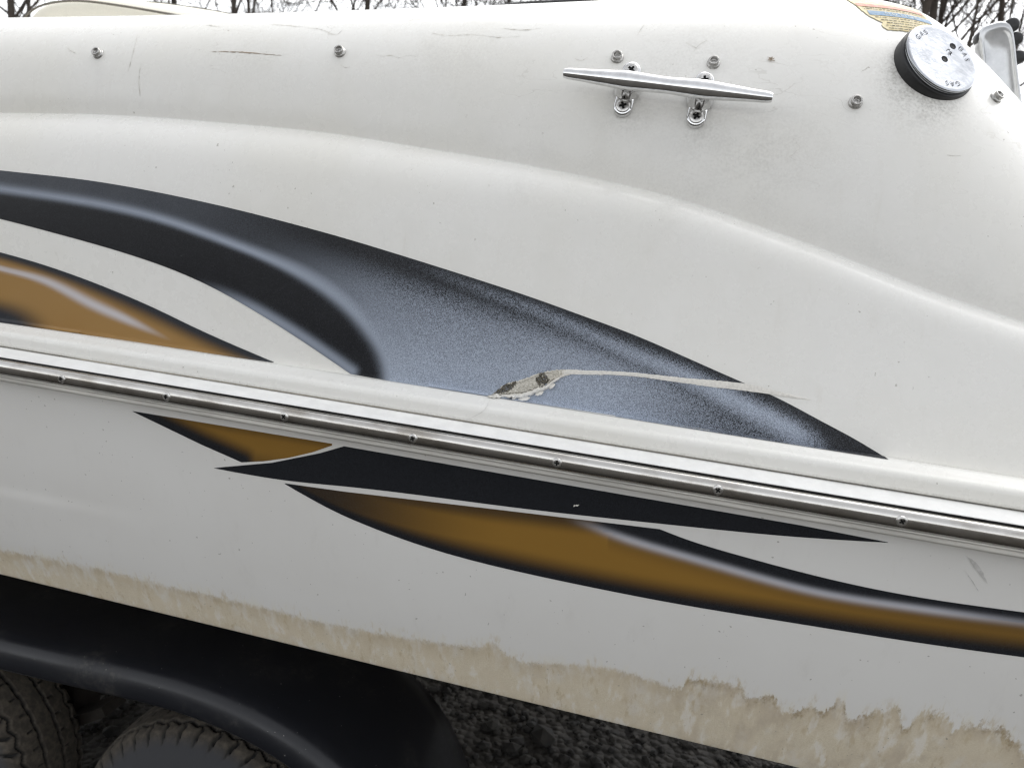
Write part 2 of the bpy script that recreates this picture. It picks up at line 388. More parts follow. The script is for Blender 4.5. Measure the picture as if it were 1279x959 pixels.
def build_deck():
    S = np.array([deck_section(x) for x in xs])                 # NX, rows, 2
    nr = S.shape[1]
    V = np.zeros((nr, NX, 3)); V[:, :, 0] = xs[None]; V[:, :, 1] = S[:, :, 0].T; V[:, :, 2] = S[:, :, 1].T
    V = bow(V.reshape(-1, 3))
    F = [f[::-1] for f in grid_faces(nr, NX)]
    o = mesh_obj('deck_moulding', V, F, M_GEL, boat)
    far = mesh_obj('deck_moulding', mirror(V), [f[::-1] for f in F], M_GEL, boat)
    for a_ in ('grime_and_shade', 'craze'): set_attr(far, a_, np.zeros(len(V)), 'FLOAT')
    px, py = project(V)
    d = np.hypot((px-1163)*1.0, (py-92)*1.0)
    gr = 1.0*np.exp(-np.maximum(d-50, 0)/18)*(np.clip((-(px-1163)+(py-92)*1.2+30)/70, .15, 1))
    for cx, cy, s, w in ((785, 150, 40, .5), (875, 165, 45, .55), (840, 90, 60, .35), (940, 190, 110, .4), (300, 70, 60, .25), (560, 60, 90, .3), (870, 60, 70, .35), (640, 230, 60, .2), (850, 240, 80, .3)):
        gr = np.maximum(gr, w*np.exp(-(((px-cx)/s)**2+((py-cy)/(s*.6))**2)))
    for sx, sy in ((123, 65), (425, 63), (771, 70), (891, 77), (1068, 126), (784, 140), (873, 152), (1100, 140), (1150, 130)):
        gr = np.maximum(gr, .30*np.exp(-((px-sx)/5)**2)*np.where(py > sy, np.exp(-(py-sy)/45), np.exp(-((py-sy)/8)**2)))
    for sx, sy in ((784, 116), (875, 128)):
        gr = np.maximum(gr, .6*np.exp(-(((px-sx)/13)**2+((py-sy)/34)**2)**2))  # contact shadow round the cleat feet, painted into the deck colour
    gr = np.maximum(gr, .55*np.exp(-np.abs(V[:, 2]-Z_S)/.002))
    gr = np.maximum(gr, .22*np.exp(-np.abs(V[:, 2]-z_K(V[:, 0])-.012)/.02)*smooth(-.4, -.1, V[:, 0]))
    set_attr(o, 'grime_and_shade', gr, 'FLOAT')
    set_attr(o, 'craze', smooth(.02, .07, V[:, 2]-z_K(V[:, 0]))*smooth(-1.0, -.6, V[:, 0]), 'FLOAT')
    return o
Z_M = 1.0795
TIDE = [(-200, 640), (0, 688), (60, 697), (130, 712), (210, 733), (300, 752), (400, 778), (470, 790), (560, 804), (600, 806), (618, 797), (630, 812), (650, 826), (720, 826), (760, 829), (800, 840), (852, 858), (860, 840), (890, 842), (925, 846), (928, 866), (945, 864), (956, 861), (967, 862), (971, 878), (995, 883), (1016, 870), (1020, 889), (1024, 885), (1047, 858), (1052, 860), (1055, 896), (1062, 895), (1084, 881), (1107, 876), (1118, 870), (1122, 902), (1134, 899), (1143, 876), (1167, 877), (1184, 890), (1187, 899), (1196, 893), (1220, 890), (1252, 899), (1256, 916), (1261, 918), (1279, 935), (1500, 985)]
def build_hull():
    prof = catmull([(.0300, 1.1115), (.0290, Z_M-.004), (.034, 1.04), (.048, .96), (.071, .87), (.0955, .797), (.098, .7915)], [4, 6, 12, 16, 20, 4])
    # the chine turns under into the bottom
    bot = np.array([(.1005, .7900), (.108, .7885), (.14, .784), (.5, .70), (.90, .62)])
    P = np.concatenate([prof, bot]); P = np.concatenate([P, np.stack([2*YC-P[-2::-1, 0], P[-2::-1, 1]], 1)]); nr = len(P)
    V = np.zeros((nr, NX, 3)); V[:, :, 0] = xs[None]; V[:, :, 1] = P[:, :1]; V[:, :, 2] = P[:, 1:]
    V = V.reshape(-1, 3)
    # faint pressed line, fading out aft
    q = aty(np.array([0., 250]), np.array([617., 665]), .055)
    zl = np.interp(V[:, 0], [q[0, 0]-2, q[0, 0], q[1, 0]], [q[0, 2], q[0, 2], q[1, 2]])
    V[:, 1] -= .0016*smooth(-.50, -.75, V[:, 0])*(V[:, 1] < .5)*np.where(V[:, 2] < zl, 1, np.exp(-((V[:, 2]-zl)/.006)**2))*smooth(.80, .86, V[:, 2])
    o = mesh_obj('hull', bow(V), grid_faces(nr, NX), M_HULL, boat)
    t = np.array(TIDE, float); q = aty(t[:, 0], t[:, 1], .08)
    h = np.interp(V[:, 0], q[:, 0], q[:, 2])
    set_attr(o, 'above', np.where(V[:, 2] > .7895, V[:, 2]-h, -.03), 'FLOAT')
    set_attr(o, 'rag', .012+.028*smooth(-.05, .12, V[:, 0]), 'FLOAT')
    return o
deck = build_deck(); hull = build_hull()
def bvh_of(*obs):
    V = []; F = []
    for o in obs:
        k = len(V); V += [tuple(v.co) for v in o.data.vertices]; F += [tuple(i+k for i in p.vertices) for p in o.data.polygons]
    return BVHTree.FromPolygons(V, F)
BVH = bvh_of(deck, hull)
def hit(px, py):
    d = Vector(raydir(px, py)); d.normalize()
    loc, n, i, dist = BVH.ray_cast(Vector(CAM), d)
    if loc is None: return None
    if n.dot(d) > 0: n = -n
    return np.array(loc), np.array(n)
def hit_smooth(px, py, e=5):
    p, n = hit(px, py); acc = n.copy()
    for dx, dy in ((e, 0), (-e, 0), (0, e), (0, -e), (e, e), (-e, -e)):
        q = hit(px+dx, py+dy)
        if q is not None: acc += q[1]
    return p, acc/np.linalg.norm(acc)

# ---- rub rail
def extrude_x(prof, name, mat, parent, closed=True, xa=None, flip=False):
    P = np.asarray(prof, float); X = xs if xa is None else xa; n = len(P)
    V = np.zeros((n, len(X), 3)); V[:, :, 0] = X[None]; V[:, :, 1] = P[:, :1]; V[:, :, 2] = P[:, 1:]
    F = grid_faces(n, len(X), wrap_r=closed)
    if flip: F = [f[::-1] for f in F]
    return mesh_obj(name, bow(V.reshape(-1, 3)), F, mat, parent)
xr = np.linspace(XL, XR, 60)
rail = extrude_x([( -.0062*math.cos(a)+.0028, 1.0973+.0080*math.sin(a)) for a in np.linspace(math.pi/2, -math.pi/2, 17)]+[(.008, 1.0896), (.008, 1.106)], 'rub_rail', M_RAIL, boat, xa=xr)
extrude_x([(.0262, Z_S-.0016), (.0240, Z_S-.0012), (.0225, Z_S-.0017), (.0060, 1.1078), (.0050, 1.1070), (.0066, 1.1065), (.012, 1.1065), (.03, 1.1065)], 'rail_strip', M_VINYL, rail, xa=xr)
extrude_x([(.030, 1.1063), (.0060, 1.1063), (.0060, 1.0885), (.030, 1.0885)], 'rail_gasket', M_BLACK, rail, xa=xr)
extrude_x(list(map(tuple, catmull([(.030, 1.0882), (.0045, 1.0884), (.0026, 1.0874), (.0036, 1.0862), (.0058, 1.0854), (.0062, 1.0838), (.0068, 1.0812), (.0110, 1.0788), (.030, 1.0782)], 4))), 'rail_strip', M_VINYL2, rail, xa=xr)
def screw_mesh(o, ex, ey, n, r, hgt, name, parent, mat, slot=True, rot=0.3):
    """pan-head screw with a real cross recess"""
    N = 24; V = []; F = []
    ex2 = ex*math.cos(rot)+ey*math.sin(rot); ey2 = -ex*math.sin(rot)+ey*math.cos(rot)
    rings = [(1.0, -.6), (1.0, .25), (.92, .62), (.74, .86), (.62, .93)]
    V, F = lathe([(a*r, b*hgt) for a, b in rings], N, o, ex2, ey2, n, cap=False)
    g = 15; base = len(V); c = np.linspace(-.62, .62, g)
    for j in c:
        for i in c:
            rr = math.hypot(i, j); k = .62/rr if rr > .62 else 1
            x, y = i*k, j*k
            cross = (abs(i) < .13 and abs(j) < .5) or (abs(j) < .13 and abs(i) < .5)
            V.append(o+ex2*(x*r)+ey2*(y*r)+n*(hgt*(.93 + .07*(1-rr*rr)) - (hgt*.75 if cross else 0)))
    nf = len(F); cr = [((abs(i) < .13 and abs(j) < .5) or (abs(j) < .13 and abs(i) < .5)) for j in c for i in c]
    gf = grid_faces(g, g); F += [tuple(base+q for q in f) for f in gf]
    ob = mesh_obj(name, V, F, mat, parent, smooth_=False); ob.data.materials.append(M_HOLE)
    for k_, f in enumerate(gf):
        if sum(cr[q] for q in f) >= 1: ob.data.polygons[nf+k_].material_index = 1
    return ob
for i, (px, py) in enumerate([(77, 473), (208, 495.5), (355, 519.5), (516, 545.5), (696, 576), (897, 610), (1126, 652.5)]):
    q = aty(px, py, -.0034)
    screw_mesh(np.array([q[0], -.0030, 1.0972]), np.array([1., 0, 0]), np.array([0, 0, 1.]), np.array([0, -1., 0]), 0.0044, .0018, 'screw', rail, M_STEEL, rot=.3+i*1.1)

mesh_obj('cockpit_floor', bow([(x, y, 1.02) for x in np.linspace(-2.4, .88, 12) for y in (.42, 1.38)]), grid_faces(12, 2), M_VINYL, boat)
_tr = [(.90, a, b) for a, b in ((.03, 1.11), (.098, .79), (.90, .62), (1.702, .79), (1.77, 1.11), (1.66, 1.25), (.14, 1.25))]
mesh_obj('transom', _tr, [tuple(range(7))], M_VINYL, boat, smooth_=False)
# ---- painted graphics
def dist_poly(px, py, pts):
    p = np.array(pts, float); best = np.full(px.shape, 1e9); par = np.zeros(px.shape); side = np.zeros(px.shape)
    L = np.concatenate([[0], np.cumsum(np.hypot(*np.diff(p, axis=0).T))])
    for i in range(len(p)-1):
        a, b = p[i], p[i+1]; ab = b-a; l2 = ab@ab
        t = np.clip(((px-a[0])*ab[0]+(py-a[1])*ab[1])/l2, 0, 1)
        dx = px-a[0]-t*ab[0]; dy = py-a[1]-t*ab[1]; d = np.hypot(dx, dy)
        s = ab[0]*dy-ab[1]*dx
        k = d < best; best = np.where(k, d, best); par = np.where(k, (L[i]+t*math.sqrt(l2))/L[-1], par); side = np.where(k, np.sign(s), side)
    return best, par, side          # side > 0: below / to the left-hand in image
def dense(pts, n=90):
    p = np.array(pts, float); L = np.concatenate([[0], np.cumsum(np.hypot(*np.diff(p, axis=0).T))])
    q = np.linspace(0, L[-1], n); return np.stack([Spl(L, p[:, 0])(q), Spl(L, p[:, 1])(q)], 1)
def graphic(name, top, bot, x0, x1, paint, label, step=2.0, rows=44, off=.0005):
    ft = top if callable(top) else Spl(*zip(*top)); fb = bot if callable(bot) else Spl(*zip(*bot))
    cx = np.arange(x0, x1+.01, step); cx = np.concatenate([cx, [x1]]) if cx[-1] < x1 else cx
    nr = rows; V = []; PX = []; PY = []
    for r in range(nr):
        f = r/(nr-1)
        for x in cx:
            a, b = float(ft(x)), float(fb(x)); b = max(b, a+.05); y = a+(b-a)*f
            q = hit(x, y)
            p, n = q; V.append(p+n*off); PX.append(x); PY.append(y)
    F = [f[::-1] for f in grid_faces(nr, len(cx))]
    o = mesh_obj(name, V, F, M_GRAPH, boat, label=label)
    t, g, a, l = paint(np.array(PX), np.array(PY), ft, fb)
    set_attr(o, 'paint', np.stack([t, g, a], 1)); set_attr(o, 'lilac', l, 'FLOAT')
    return o
topA = Spl(*zip(*[(-80, 203), (0, 213), (107, 225), (200, 241), (300, 263), (357, 277.5), (430, 297.5), (506, 320.5), (607, 352.5), (677, 376), (728, 394.5), (795, 419.5), (855, 445.5), (940, 483), (970, 496.5), (1027, 526.5), (1068, 548.5), (1110, 574)]))
botA1 = Spl(*zip(*[(-80, 256), (0, 273.5), (60, 289), (168, 320), (252, 352.5), (319, 389), (370, 421), (403, 443), (438, 467)]))
botA2 = lin([(438, 467), (489, 476), (627, 498), (855, 534.5), (1000, 557), (1110, 574)])
botA = lambda x: np.where(np.asarray(x) < 438, botA1(x), botA2(x))
H1 = dense([(-80, 226), (0, 237), (107, 253), (200, 274), (268, 297), (330, 321), (390, 350), (435, 382), (465, 415), (482, 445), (488, 478)])
H2 = dense([(470, 312), (540, 338), (600, 361), (680, 392), (750, 423), (800, 445), (855, 468), (900, 490), (950, 515), (1000, 541), (1040, 562)])
H3 = dense([(235, 348), (300, 376), (360, 409), (400, 435), (440, 463)])
def paintA(px, py, ft, fb):
    d1, p1, s1 = dist_poly(px, py, H1); d2, p2, s2 = dist_poly(px, py, H2); d3, p3, s3 = dist_poly(px, py, H3)
    top = ft(px); below = py-top
    right = (s1 < 0) | (px > 489)                                    # beyond the first streak
    right = right & (py-top > -1)
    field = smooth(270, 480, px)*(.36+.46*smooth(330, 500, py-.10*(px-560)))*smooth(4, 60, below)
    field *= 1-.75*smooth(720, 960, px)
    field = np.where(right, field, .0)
    w1 = 6+7*smooth(300, 480, px)
    wr = np.where(s1 < 0, w1*(1.1+.35*smooth(250, 420, px)), w1*.75)
    t1 = np.exp(-(d1/wr)**2)*(.50+.20*smooth(-50, 350, px))
    w2 = np.where(s2 < 0, 9, 15)*(.7+.6*smooth(500, 1000, px))
    t2 = np.exp(-(d2/w2)**2)*smooth(470, 680, px)*(.28+.52*smooth(600, 930, px))*(1-smooth(985, 1050, px))
    t3 = np.exp(-(d3/7)**2)*.60*smooth(0, .45, p3)
    edge = smooth(0, 26+14*smooth(300, 800, px), below)
    sheen = .10*np.where(s1 < 0, 1, 0)*(1-smooth(200, 450, px))  # sky reflection above the first streak, painted into the stripe colour
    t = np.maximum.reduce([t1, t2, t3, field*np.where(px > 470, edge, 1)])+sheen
    t = np.where(s2 < 0, np.minimum(t, np.maximum(t2, t1)+.06+.20*smooth(700, 430, px)), t)
    amp = .06+.62*smooth(380, 560, px)*np.where(right, 1, .1)*(.25+.75*smooth(.02, .25, t))
    return t, np.zeros_like(t), amp, np.zeros_like(t)
graphic('airbrushed_stripe', topA, botA, -80, 1109, paintA, 'black stripe with airbrushed blue-grey highlights tapering to a point', rows=64)
topB = [(-80, 287), (0, 315), (20, 320.5), (145, 364), (202, 389), (235, 405), (303, 435.5), (343, 452.5)]
botB = lin([(-80, 391), (0, 403), (60, 411.5), (150, 424), (303, 447.5), (343, 453)])
HB = dense([(-80, 310), (0, 335), (60, 352), (110, 377), (150, 395), (185, 411), (225, 430)])
def paintB(px, py, ft, fb):
    d, p, s = dist_poly(px, py, HB)
    below = py-ft(px)
    blk = 1-smooth(3, 14+12*smooth(0, 200, px), below)
    blk = np.maximum(blk, smooth(268, 338, px))
    blk = np.maximum(blk, smooth(78, 40, np.hypot((px+25)*.8, (py-414)*1.6)))
    w = 3.2+3.2*smooth(0, 110, px)*(1-smooth(120, 225, px))
    l = np.exp(-(d/w)**2)*(.75)*(1-smooth(150, 228, px))
    return .05*blk, (1-blk), .04+0*px, np.maximum(l, .05*(1-blk))
graphic('gold_stripe', topB, botB, -80, 342, paintB, 'gold stripe with black edge and pale airbrushed streak', rows=30)
ml = lin([(100, 502), (165, 513), (416, 554), (430, 556.5), (640, 593), (855, 630), (1000, 655), (1110, 676)])
topC = ml; botC = lin([(165, 513.2), (200, 530), (252, 555), (302, 577), (330, 575.5), (360, 571.5), (390, 564.5), (418, 555)])
def paintC(px, py, ft, fb):
    d, p, s = dist_poly(px, py, [(165, 513), (200, 530), (252, 555), (302, 577)])
    blk = np.maximum(1-smooth(6, 26, d), .55*smooth(560, 577, py)*smooth(370, 300, px))
    blk = np.maximum(blk, .35*(1-smooth(0, 10, py-ft(px))))
    return .02*blk, (1-blk)*.86, .04+0*px, 0*px
graphic('gold_wedge', topC, botC, 166, 415, paintC, 'small gold wedge with black edge just below the rail', rows=24, step=2)
topD = lin([(268, 584), (340, 577.5), (400, 565.5), (430, 557), (640, 593.5), (855, 630.5), (1000, 655.5), (1110, 676.8)])
botD = Spl(*zip(*[(268, 584.4), (353, 599), (430, 607), (640, 633), (849, 656), (983, 669), (1110, 677.2)]))
graphic('black_stripe', topD, botD, 268, 1109, lambda px, py, a, b: (.02+0*px, 0*px, .03+0*px, 0*px), 'plain black stripe tapering at both ends below the rail', rows=24, step=3)
topE = lambda x: np.where(np.asarray(x) < 826, lin([(355, 603), (430, 613.5), (643, 638.5), (826, 660.5)])(x), Spl(*zip(*[(826, 661), (849, 670), (916, 691), (1017, 718), (1118, 740), (1279, 764), (1420, 783)]))(x))
botE = Spl(*zip(*[(355, 603.3), (420, 639), (459, 656), (543, 686), (627, 708.5), (711, 727), (852, 754.5), (983, 776), (1118, 797.5), (1279, 820), (1420, 838)]))
HE = dense([(690, 644), (721, 651), (761, 665), (810, 681), (852, 693), (950, 721), (1017, 738), (1118, 755), (1279, 777), (1420, 795)])
def paintE(px, py, ft, fb):
    d, p, s = dist_poly(px, py, HE)
    bot = fb(px)-py; below = py-ft(px)
    blk = 1-smooth(4, 32, bot)
    blk = np.maximum(blk, .9*(1-smooth(400, 640, px+0*py)))
    up = np.where((s < 0) & (px > 690), 1-smooth(-2, 10, -d+6)*0, 0)*smooth(690, 760, px)
    blk = np.maximum(blk, up)
    blk = np.maximum(blk, .75*(1-smooth(2, 22, below))*(px < 760))
    blk = np.maximum(blk, .35*(1-smooth(0, 26, d))*(px > 760)*(s > 0))
    l = np.exp(-(d/np.where(s < 0, 4.6, 5.2))**2)*.72*smooth(700, 790, px)*(1-.45*smooth(1150, 1290, px))
    return .02*blk, (1-blk)*(.92-.22*smooth(900, 1279, px)), .04+0*px, l
graphic('gold_stripe', topE, botE, 356, 1420, paintE, 'long gold and black stripe with a pale streak along the hull', rows=40, step=3)

# ---- snap studs
def snap(px, py):
    p, n = hit_smooth(px, py+3)
    ex = np.cross(n, [0, 0, 1.]); ex /= np.linalg.norm(ex); ey = np.cross(n, ex)
    prof = [(.0060, -.003), (.0060, .0012), (.0054, .0019), (.0048, .0021), (.0044, .0026), (.0043, .0036), (.0048, .0044), (.0049, .0050), (.0045, .0057), (.0036, .0058), (.0031, .0052), (.0029, .0030), (.0016, .0027), (.0012, .0031)]
    V, F = lathe(prof, 24, p, ex, ey, n)
    mesh_obj('snap_stud', V, F, M_SNAP, boat)
for q in ((123, 65), (425, 63), (771, 70), (891, 77), (1068, 126), (1243, 120)): snap(*q)

# ---- cleat
def build_cleat():
    pa, na = hit_smooth(783.5, 113, 14); pb, nb = hit_smooth(874.5, 126, 14)
    n = na+nb; n /= np.linalg.norm(n)
    t = pb-pa; t -= n*(t@n); t /= np.linalg.norm(t); b = np.cross(n, t)
    if b[2] < 0: b = -b
    def onray(px, py, o, nn):
        d = raydir(px, py); return CAM + d*(((o-CAM)@nn)/(d@nn))
    hgt = .0265
    o = (pa+pb)/2+n*hgt
    e0 = onray(703.5, 91.5, o, n); e1 = onray(965.5, 122.5, o, n)
    ax = e1-e0; L = np.linalg.norm(ax); ax /= L; side = np.cross(n, ax)
    if side[2] < 0: side = -side
    prof = [(0, .0), (.002, .0032), (.010, .0043), (.10, .0056), (.22, .0072), (.32, .0085), (.40, .0079), (.5, .0072), (.60, .0079), (.68, .0085), (.78, .0072), (.90, .0056), (.990, .0043), (.998, .0032), (1, 0)]
    q = catmull(prof, 5); N = 28; V = []
    for f, r in q:
        drop = .0030*math.sin(max(0, min(1, f))*math.pi) - .0015
        for k in range(N):
            a = 2*math.pi*k/N
            V.append(e0+ax*(L*f)+side*(max(r, 1e-4)*math.cos(a))+n*(max(r, 1e-4)*.92*math.sin(a)-.0*drop))
    bar = (V, grid_faces(len(q), N, wrap_c=True))
    cl = None; parts = [bar]
    legs = []
    for (p0, nn, cx) in ((pa, na, 787), (pb, nb, 877)):
        f = ((onray(cx, 100 if cx < 800 else 112, o, n)-e0)@ax)
        top = e0+ax*f
        # foot plate: stadium outline across the bar
        ft = []; hl, hw = .0265, .0088
        for s in (1, -1):
            for k in range(13):
                a = math.pi*(k/12)
                ft.append((math.cos(a)*hw*s, (hl-hw+math.sin(a)*hw)*s))
        ft = np.array(ft); nn = n
        c = p0+b*.0
        lev = [(-.006, 1.0), (.0022, 1.0), (.0036, .93), (.0042, .84)]
        V = [c+t*(u*s)+b*(v*(1-(1-s)*.4))+nn*h for h, s in lev for u, v in ft]
        m_ = len(ft)
        F = [(i*m_+k, i*m_+(k+1) % m_, (i+1)*m_+(k+1) % m_, (i+1)*m_+k) for i in range(len(lev)-1) for k in range(m_)]
        F.append(tuple((len(lev)-1)*m_+k for k in range(m_)))
        parts.append((V, F))
        # column blending into bar
        lv = [(0, .0120, .0135), (.25, .0100, .0098), (.55, .0098, .0080), (.8, .0125, .0076), (1.0, .0190, .0072)]
        lv = catmull(lv, 4); V = []
        base = c+nn*.003; tp = top-n*.0015
        for fr, rx, ry in lv:
            cc = base+(tp-base)*fr
            for k in range(20):
                a = 2*math.pi*k/20; V.append(cc+t*(rx*math.cos(a))+b*(ry*math.sin(a)))
        parts.append((V, grid_faces(len(lv), 20, wrap_c=True)))
        legs.append((c, nn))
    V, F = merge(*parts)
    cl = mesh_obj('cleat', V, F, M_CHROME, boat, label='polished steel mooring cleat on two bolted feet')
    for i, (c, nn) in enumerate(legs):
        for s in (1, -1):
            screw_mesh(c+b*(.0175*s)+nn*.0044, t, b, nn, .0064, .0016, 'screw', cl, M_STEEL, rot=.7+i*.8+s*.3)
build_cleat()

# ---- fuel filler cap
def text_mesh(body, size):
    cu = bpy.data.curves.new('t', 'FONT'); cu.body = body; cu.size = size; cu.align_x = 'CENTER'; cu.align_y = 'CENTER'; cu.space_character = 1.5; cu.offset = -.00004
    ob = bpy.data.objects.new('t', cu); COL.objects.link(ob)
    dg = bpy.context.evaluated_depsgraph_get(); me = bpy.data.meshes.new_from_object(ob.evaluated_get(dg))
    V = np.array([v.co for v in me.vertices]); F = [tuple(p.vertices) for p in me.polygons]
    bpy.data.objects.remove(ob); bpy.data.curves.remove(cu); bpy.data.meshes.remove(me)
    return V, F
def build_cap():
    p, n = hit_smooth(1168, 83, 20)
    print('CAP normal cam:', n@RT, n@UP, -n@FW, 'depth', (p-CAM)@FW)
    ex = RT-n*(RT@n); ex /= np.linalg.norm(ex); ey = np.cross(n, ex)
    rad = 51.0*((p-CAM)@FW)/FPX
    o = p
    n0 = n; nl = RT*.26+UP*.32-FW*.91; nl /= np.linalg.norm(nl)
    cl_ = aty(1177.0, 72.5, o[1]); dd_ = raydir(1177.0, 72.5)
    # lid centre: on the ray through the middle of the lid, high enough to clear the deck on its upper side
    base_n = n0
    for lift in np.arange(.010, .05, .001):
        t_ = ((o+n0*lift-CAM)@n0)/(dd_@n0); lc = CAM+dd_*t_
        e1_ = np.cross(nl, n0); e1_ /= np.linalg.norm(e1_); e2_ = np.cross(nl, e1_)
        low_ = min(((lc+e2_*rad*k-nl*.006)-o)@n0 for k in (-1, 1))
        if low_ > -.0015: break
    ex = RT-nl*(RT@nl); ex /= np.linalg.norm(ex); ey = np.cross(nl, ex)
    Vc = []; N_ = 72; lv = [(1.02, 0.0), (1.03, .35), (1.03, .8), (1.02, .97), (1.0, 1.0), (.9, 1.0)]
    ring_top = [lc+ex*(rad*math.cos(2*math.pi*k/N_))+ey*(rad*math.sin(2*math.pi*k/N_))-nl*.0045 for k in range(N_)]
    ring_bot = []
    for q_ in ring_top:
        l_, nn_, i_, d_ = BVH.ray_cast(Vector(q_+n0*.002), Vector(-n0)); ring_bot.append((np.array(l_) if l_ is not None else q_-n0*.02)-n0*.004)
    ct = lc-nl*.0045; cb = np.mean(ring_bot, 0)
    for sc_, f_ in lv:
        for k in range(N_):
            p_ = ring_bot[k]*(1-f_)+ring_top[k]*f_; c_ = cb*(1-f_)+ct*f_; Vc.append(c_+(p_-c_)*sc_)
    Fc = grid_faces(len(lv), N_, wrap_c=True); Fc.append(tuple((len(lv)-1)*N_+k for k in range(N_)))
    gas = mesh_obj('fuel_filler', Vc, Fc, M_BLACK, boat, label='round fuel filler with black collar and chromed lid')
    n = nl; o = lc-nl*.0151
    prof = [(rad*.95, .0100), (rad*.965, .0104), (rad*.97, .0118), (rad*.965, .0125), (rad*.975, .0130), (rad*.985, .0140), (rad*.975, .0150), (rad*.95, .0154), (rad*.90, .0153), (rad*.6, .01515), (rad*.3, .0151), (rad*.02, .0151)]
    lid = mesh_obj('lid', *lathe(prof, 72, o, ex, ey, n), M_LID, gas)
    top = .01545
    a0 = math.atan2(.5, .5)
    # key holes
    M = M_HOLE
    hol = []
    hx = (raydir(1185.5, 58)); hx2 = raydir(1178, 74)
    plane = o+n*.0151
    def onp(px, py):
        d = raydir(px, py); return CAM+d*(((plane-CAM)@n)/(d@n))
    for q in ((1190, 58), (1180, 74)):
        c = onp(*q); mesh_obj('key_hole', *lathe([(.0032, .0002), (.0030, .0004), (.0026, .0002)], 20, c, ex, ey, n), M, gas)
    # three times the word, tops to the rim
    cen = onp(1177, 72)
    cen = o+n*.0151
    for tp in ((1152, 45), (1187, 97.5), (1208, 67)):
        c = onp(*tp); out = c-cen; out -= n*(out@n); out /= np.linalg.norm(out); xr_ = np.cross(out, n)
        c = cen+out*(rad*.76)
        V, F = text_mesh('GAS', .0068)
        # bend along the rim
        W_ = []
        for v in V:
            ang = v[0]/(rad*.76); rr_ = rad*.76+v[1]
            W_.append(cen+out*(rr_*math.cos(ang))+xr_*(rr_*math.sin(ang))+n*.0006)
        mesh_obj('lettering', W_, F, M_INK, gas, smooth_=False)
    # small maker's mark between the holes
    c = onp(1185.5, 66.5); u = onp(1188.5, 61.7)-c; u /= np.linalg.norm(u); v = np.cross(n, u)
    path = [(-.2, -1.1), (-.15, .2), (.1, 1.0), (.7, 1.2), (1.0, .7), (.7, .2), (0.1, .1)]
    path2 = [(.2, -1.3), (.5, -.4), (.45, .2), (1.1, -.6)]
    path3 = [(-1.3, .2), (-1.5, 1.0), (-1.0, 1.7), (-.3, 1.6)]
    s = .0021
    VF = [tube([c+u*(y_*s)+v*(-x_*s)+n*.0002 for x_, y_ in dense(pp, 14)], .00022, 5) for pp in (path, path2, path3)]
    mesh_obj('maker_mark', *merge(*VF), M_INK, gas)
M_LID = mat_simple('worn_chrome_lid', (0.43, 0.445, 0.47), .20, 1, .16, 45, .35, .0012)
M_INK = mat_simple('engraved_black_fill', (0.03, 0.03, 0.035), .8, 0, .2, 200, spec=.08)
build_cap()

# ---- gouge and long scratch
M_SCRATCH = mat_simple('bared_gelcoat', (0.78, 0.755, 0.70), .7, 0, .12, 420, .3)
M_FIBRE = mat_simple('bared_fibreglass', (0.17, 0.155, 0.12), .95, 0, .55, 700, 1.0, .002)
def ribbon(name, pts, wid, mat, off=.0009, parent=None, lump=0.0, rows=3, n=None, label=None, jit=.0):
    p = dense(pts, n or max(12, int(sum(np.hypot(*np.diff(np.array(pts, float), axis=0).T))/3)))
    w = np.interp(np.linspace(0, 1, len(p)), np.linspace(0, 1, len(wid)), wid)
    tg = np.gradient(p, axis=0); tg /= np.linalg.norm(tg, axis=1)[:, None]; nn = np.stack([-tg[:, 1], tg[:, 0]], 1)
    V = []
    for r in range(rows):
        f = r/(rows-1)*2-1
        for i in range(len(p)):
            jj = RNG.normal(0, jit) if abs(f) == 1 else 0
            q = p[i]+nn[i]*(f*w[i]/2+jj)
            h = hit(*q); z = off+(RNG.uniform(0, lump) if abs(f) < .99 else 0)
            V.append(h[0]+h[1]*z)
    F = [f[::-1] for f in grid_faces(rows, len(p))]
    o = mesh_obj(name, V, F, mat, parent or boat)
    if label: o['label'] = label
    return o
sc = ribbon("scratch", [(702, 465.5), (710, 464.6), (722, 464.8), (770, 466), (830, 472), (880, 478), (940, 485), (975, 492), (1012, 499)], [6, 5, 4.6, 5.2, 6.8, 9, 9, 5, .6], M_SCRATCH, .0009, label='long pale scratch running aft from the gouge through the stripe', lump=.0002, jit=.18, rows=5)
